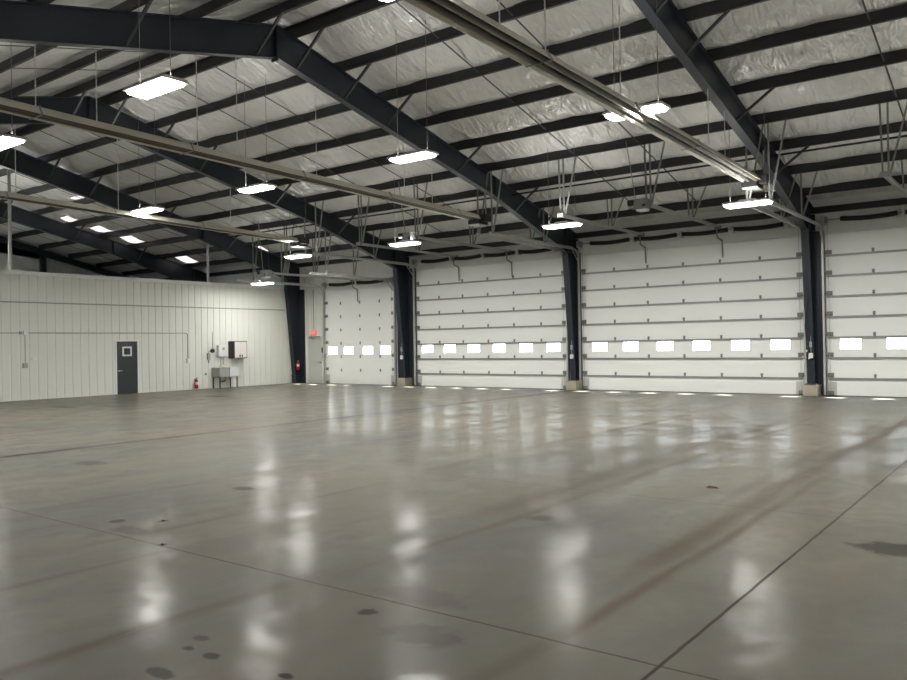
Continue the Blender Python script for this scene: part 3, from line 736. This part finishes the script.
# wall cabinet
e = empty('wall_cabinet', (X, -3.55, 1.25)); tag(e, 'black wall cabinet with two pale doors mounted on the partition', 'cabinet')
MB().box(X, X + .42, -3.95, -3.93, 1.25, 2.0).box(X, X + .42, -3.29, -3.27, 1.25, 2.0).box(X, X + .42, -3.93, -3.29, 1.25, 1.275).box(X, X + .42, -3.93, -3.29, 1.975, 2.0).box(X, X + .02, -3.93, -3.29, 1.275, 1.975).build('carcass', M['cabside'], e)
for a, b, hy in ((-3.925, -3.613, -3.67), (-3.607, -3.295, -3.55)):
    dr = MB().box(X + .40, X + .425, a, b, 1.28, 1.97).build('door', M['cabfront'], e)
    MB().box(X + .426, X + .45, hy - .02, hy + .02, 1.31, 1.41).build('handle', M['black'], dr)
# utility sink
e = empty('utility_sink', (X + .3, -4.35, 0)); tag(e, 'double grey utility sink on thin legs against the partition, below the white box', 'sink')
def basin(ya, yb2, m):
    x0, x1, z0, z1 = X + .03, X + .58, .48, .86; t = .02
    b = MB().box(x0, x1, ya, yb2, z0, z0 + t).box(x0, x0 + t, ya, yb2, z0, z1).box(x1 - t, x1, ya, yb2, z0, z1).box(x0, x1, ya, ya + t, z0, z1).box(x0, x1, yb2 - t, yb2, z0, z1)
    b.box(x0 - .0, x1 + .02, ya - .01, ya + .02, z1, z1 + .02).box(x1 - .02, x1 + .02, ya, yb2, z1, z1 + .02)
    return b.build('basin', m, e, bevel=.006)
basin(-4.85, -4.38, M['plasticg']); basin(-4.33, -3.86, M['plasticw'])
for lx in (X + .08, X + .53):
    for ly in (-4.80, -3.92): MB().angle((lx, ly, .48), (lx, ly, 0), .035, .006).build('leg', M['mandoor'], e)
MB().tube([(X + .3, -4.36, .48), (X + .3, -4.36, .3), (X + .03, -4.36, .25)], .028, 10).build('drain_pipe', M['black'], e, smooth=True)
MB().tube([(X + .06, -4.36, .86), (X + .06, -4.36, 1.02), (X + .12, -4.36, 1.07), (X + .22, -4.36, 1.02), (X + .23, -4.36, .97)], .014, 8).box(X + .03, X + .1, -4.46, -4.26, .88, .92).build('faucet', M['galv'], e, smooth=True)

# grey man door with the exit sign, beside the narrow overhead door
e = empty('door_6', (-27.6, 0, 0)); tag(e, 'light grey man door between the partition column and the narrow overhead door', 'door', kind='structure')
MB().box(-28.06, -27.16, -.045, -.005, .01, 2.12).build('door_leaf', M['greydoor'], e)
MB().box(-28.13, -28.065, -.06, 0, 0, 2.19).box(-27.155, -27.09, -.06, 0, 0, 2.19).box(-28.13, -27.09, -.06, 0, 2.125, 2.19).build('door_frame', M['liner'], e)
MB().box(-27.95, -27.25, -.12, -.06, 2.13, 2.19).bar((-27.9, -.09, 2.13), (-27.6, -.12, 2.06), .03, .03).build('door_closer', M['galvdull'], e)
MB().tube([(-27.25, -.045, .98), (-27.25, -.10, .98)], .025, 10).bar((-27.25, -.095, .98), (-27.38, -.095, .98), .02).build('door_handle', M['galvdull'], e)
e = empty('exit_sign', (-27.71, -.05, 2.33)); tag(e, 'small red exit sign above the light grey man door', 'sign')
MB().box(-27.89, -27.53, -.07, -.002, 2.24, 2.46).build('sign_housing', M['exit'], e, bevel=.006)
cu = bpy.data.curves.new('lettering', 'FONT'); cu.body = 'EXIT'; cu.size = .15; cu.align_x = 'CENTER'; cu.align_y = 'CENTER'; cu.extrude = .002
tc_ = bpy.data.objects.new('t', cu); C.objects.link(tc_); bpy.context.view_layer.update(); tm = bpy.data.meshes.new_from_object(tc_.evaluated_get(bpy.context.evaluated_depsgraph_get())); bpy.data.objects.remove(tc_); tm.materials.clear(); tm.materials.append(M['tag'])
to = bpy.data.objects.new('lettering', tm); C.objects.link(to); to.parent = e; to.location = (0, -.024, .02); to.rotation_euler = (math.pi / 2, 0, 0)
MB().tube([(-27.71, -.02, 2.46), (-27.71, -.02, 4.35)], .012, 8).build('conduit', M['galvdull'], e)
# controls by the tracks and on the columns
o = MB().box(-26.99, -26.93, -.24, -.20, 1.42, 1.66).tube([(-26.96, -.22, 1.42), (-26.97, -.21, 1.05)], .01, 6).build('door_control', M['black']); tag(o, 'small black control box on the left track of the narrow door', 'switch', 'door controls')
def column_controls(x, y, lab, s_=1):
    e = empty('door_control', (x, y, 1.25)); tag(e, lab, 'switch', 'door controls')
    MB().box(x - .06, x + .06, y - .07, y, 1.12, 1.28).build('control_box', M['plasticw'], e, bevel=.02)
    MB().box(x - .04, x + .03, y - .05, y, 1.45, 1.62).build('upper_box', M['plasticg'], e, bevel=.006)
    MB().tube([(x, y - .02, 1.28), (x, y - .02, 1.45)], .010, 6).tube([(x, y - .02, 1.62), (x + .01, y - .02, 2.4)], .010, 6).build('conduit', M['galvdull'], e)
for xc, nm in ((FX[3], 'left of the left wide door'), (FX[4], 'between the two wide doors'), (FX[5], 'left of the cut-off right door')):
    column_controls(xc + .035, -.475, f'white door control box on the column {nm}')
# air hose loop on the right column
e = empty('air_hose', (FX[5], -.55, 1.2)); tag(e, 'thin dark hose looping down the column left of the cut-off right door', 'hose')
x = FX[5] - .05
MB().tube([(x + .08, -.66, 3.0), (x, -.63, 2.6), (x - .05, -.58, 2.1), (x - .03, -.55, 1.6), (x + .02, -.53, 1.3), (x - .04, -.52, 1.08), (x - .12, -.5, 1.14)], .012, 8).build('hose', M['brace'], e, smooth=True)
for dz, dx in ((1.14, -.13), (1.32, -.02), (1.10, .04)): MB().tube([(x + dx, -.56, dz), (x + dx, -.53, dz + .05)], .018, 8).build('fitting', M['chain'], e)
# posts standing on the office roof
for (px, py, zt, lb) in ((-29.5, -4.5, rz(-4.5) - .0, 'light grey post rising above the partition near its right end'), (-29.5, -12.74, rz(-12.74), 'light grey post above the partition near the left edge')):
    o = MB().tube([(px, py, 4.35), (px, py, zt)], .055, 12).build('vent_pipe', M['galv'], smooth=True); tag(o, lb, 'post', 'posts above the partition')
# debris on the floor
for (dx, dy, ln_, w_, lb) in ((-3.25, -16.59, .16, .05, 'dark scrap lying on the floor right of centre'), (-7.2, -21.2, .06, .03, 'small dark chip on the floor at left, beside a stain'), (-6.33, -21.77, .05, .03, 'tiny dark chip on the floor joint at left')):
    m = MB(); n = len(m.v)
    m.v += [(dx - ln_ / 2, dy, 0), (dx, dy - w_ / 2, 0), (dx + ln_ / 2, dy + .01, 0), (dx, dy + w_ / 2, 0), (dx - ln_ / 4, dy, w_ * .5), (dx + ln_ / 4, dy, w_ * .4)]
    m.f += [(0, 1, 4), (1, 5, 4), (1, 2, 5), (2, 3, 5), (3, 4, 5), (3, 0, 4), (3, 2, 1, 0)]
    tag(m.build('debris', M['wood']), lb, 'debris', 'floor debris')

for o in bpy.data.objects:
    if '_w' in o: del o['_w']

# ------------------------------------------------------------------ render look
S.view_settings.view_transform = 'Standard'; S.view_settings.look = 'None'
S.view_settings.gamma = 1; S.view_settings.use_curve_mapping = False
S.view_settings.exposure = 0
cy = S.cycles
cy.use_denoising = True
cy.max_bounces = 8; cy.diffuse_bounces = 5; cy.glossy_bounces = 4; cy.transparent_max_bounces = 12
cy.sample_clamp_indirect = 12
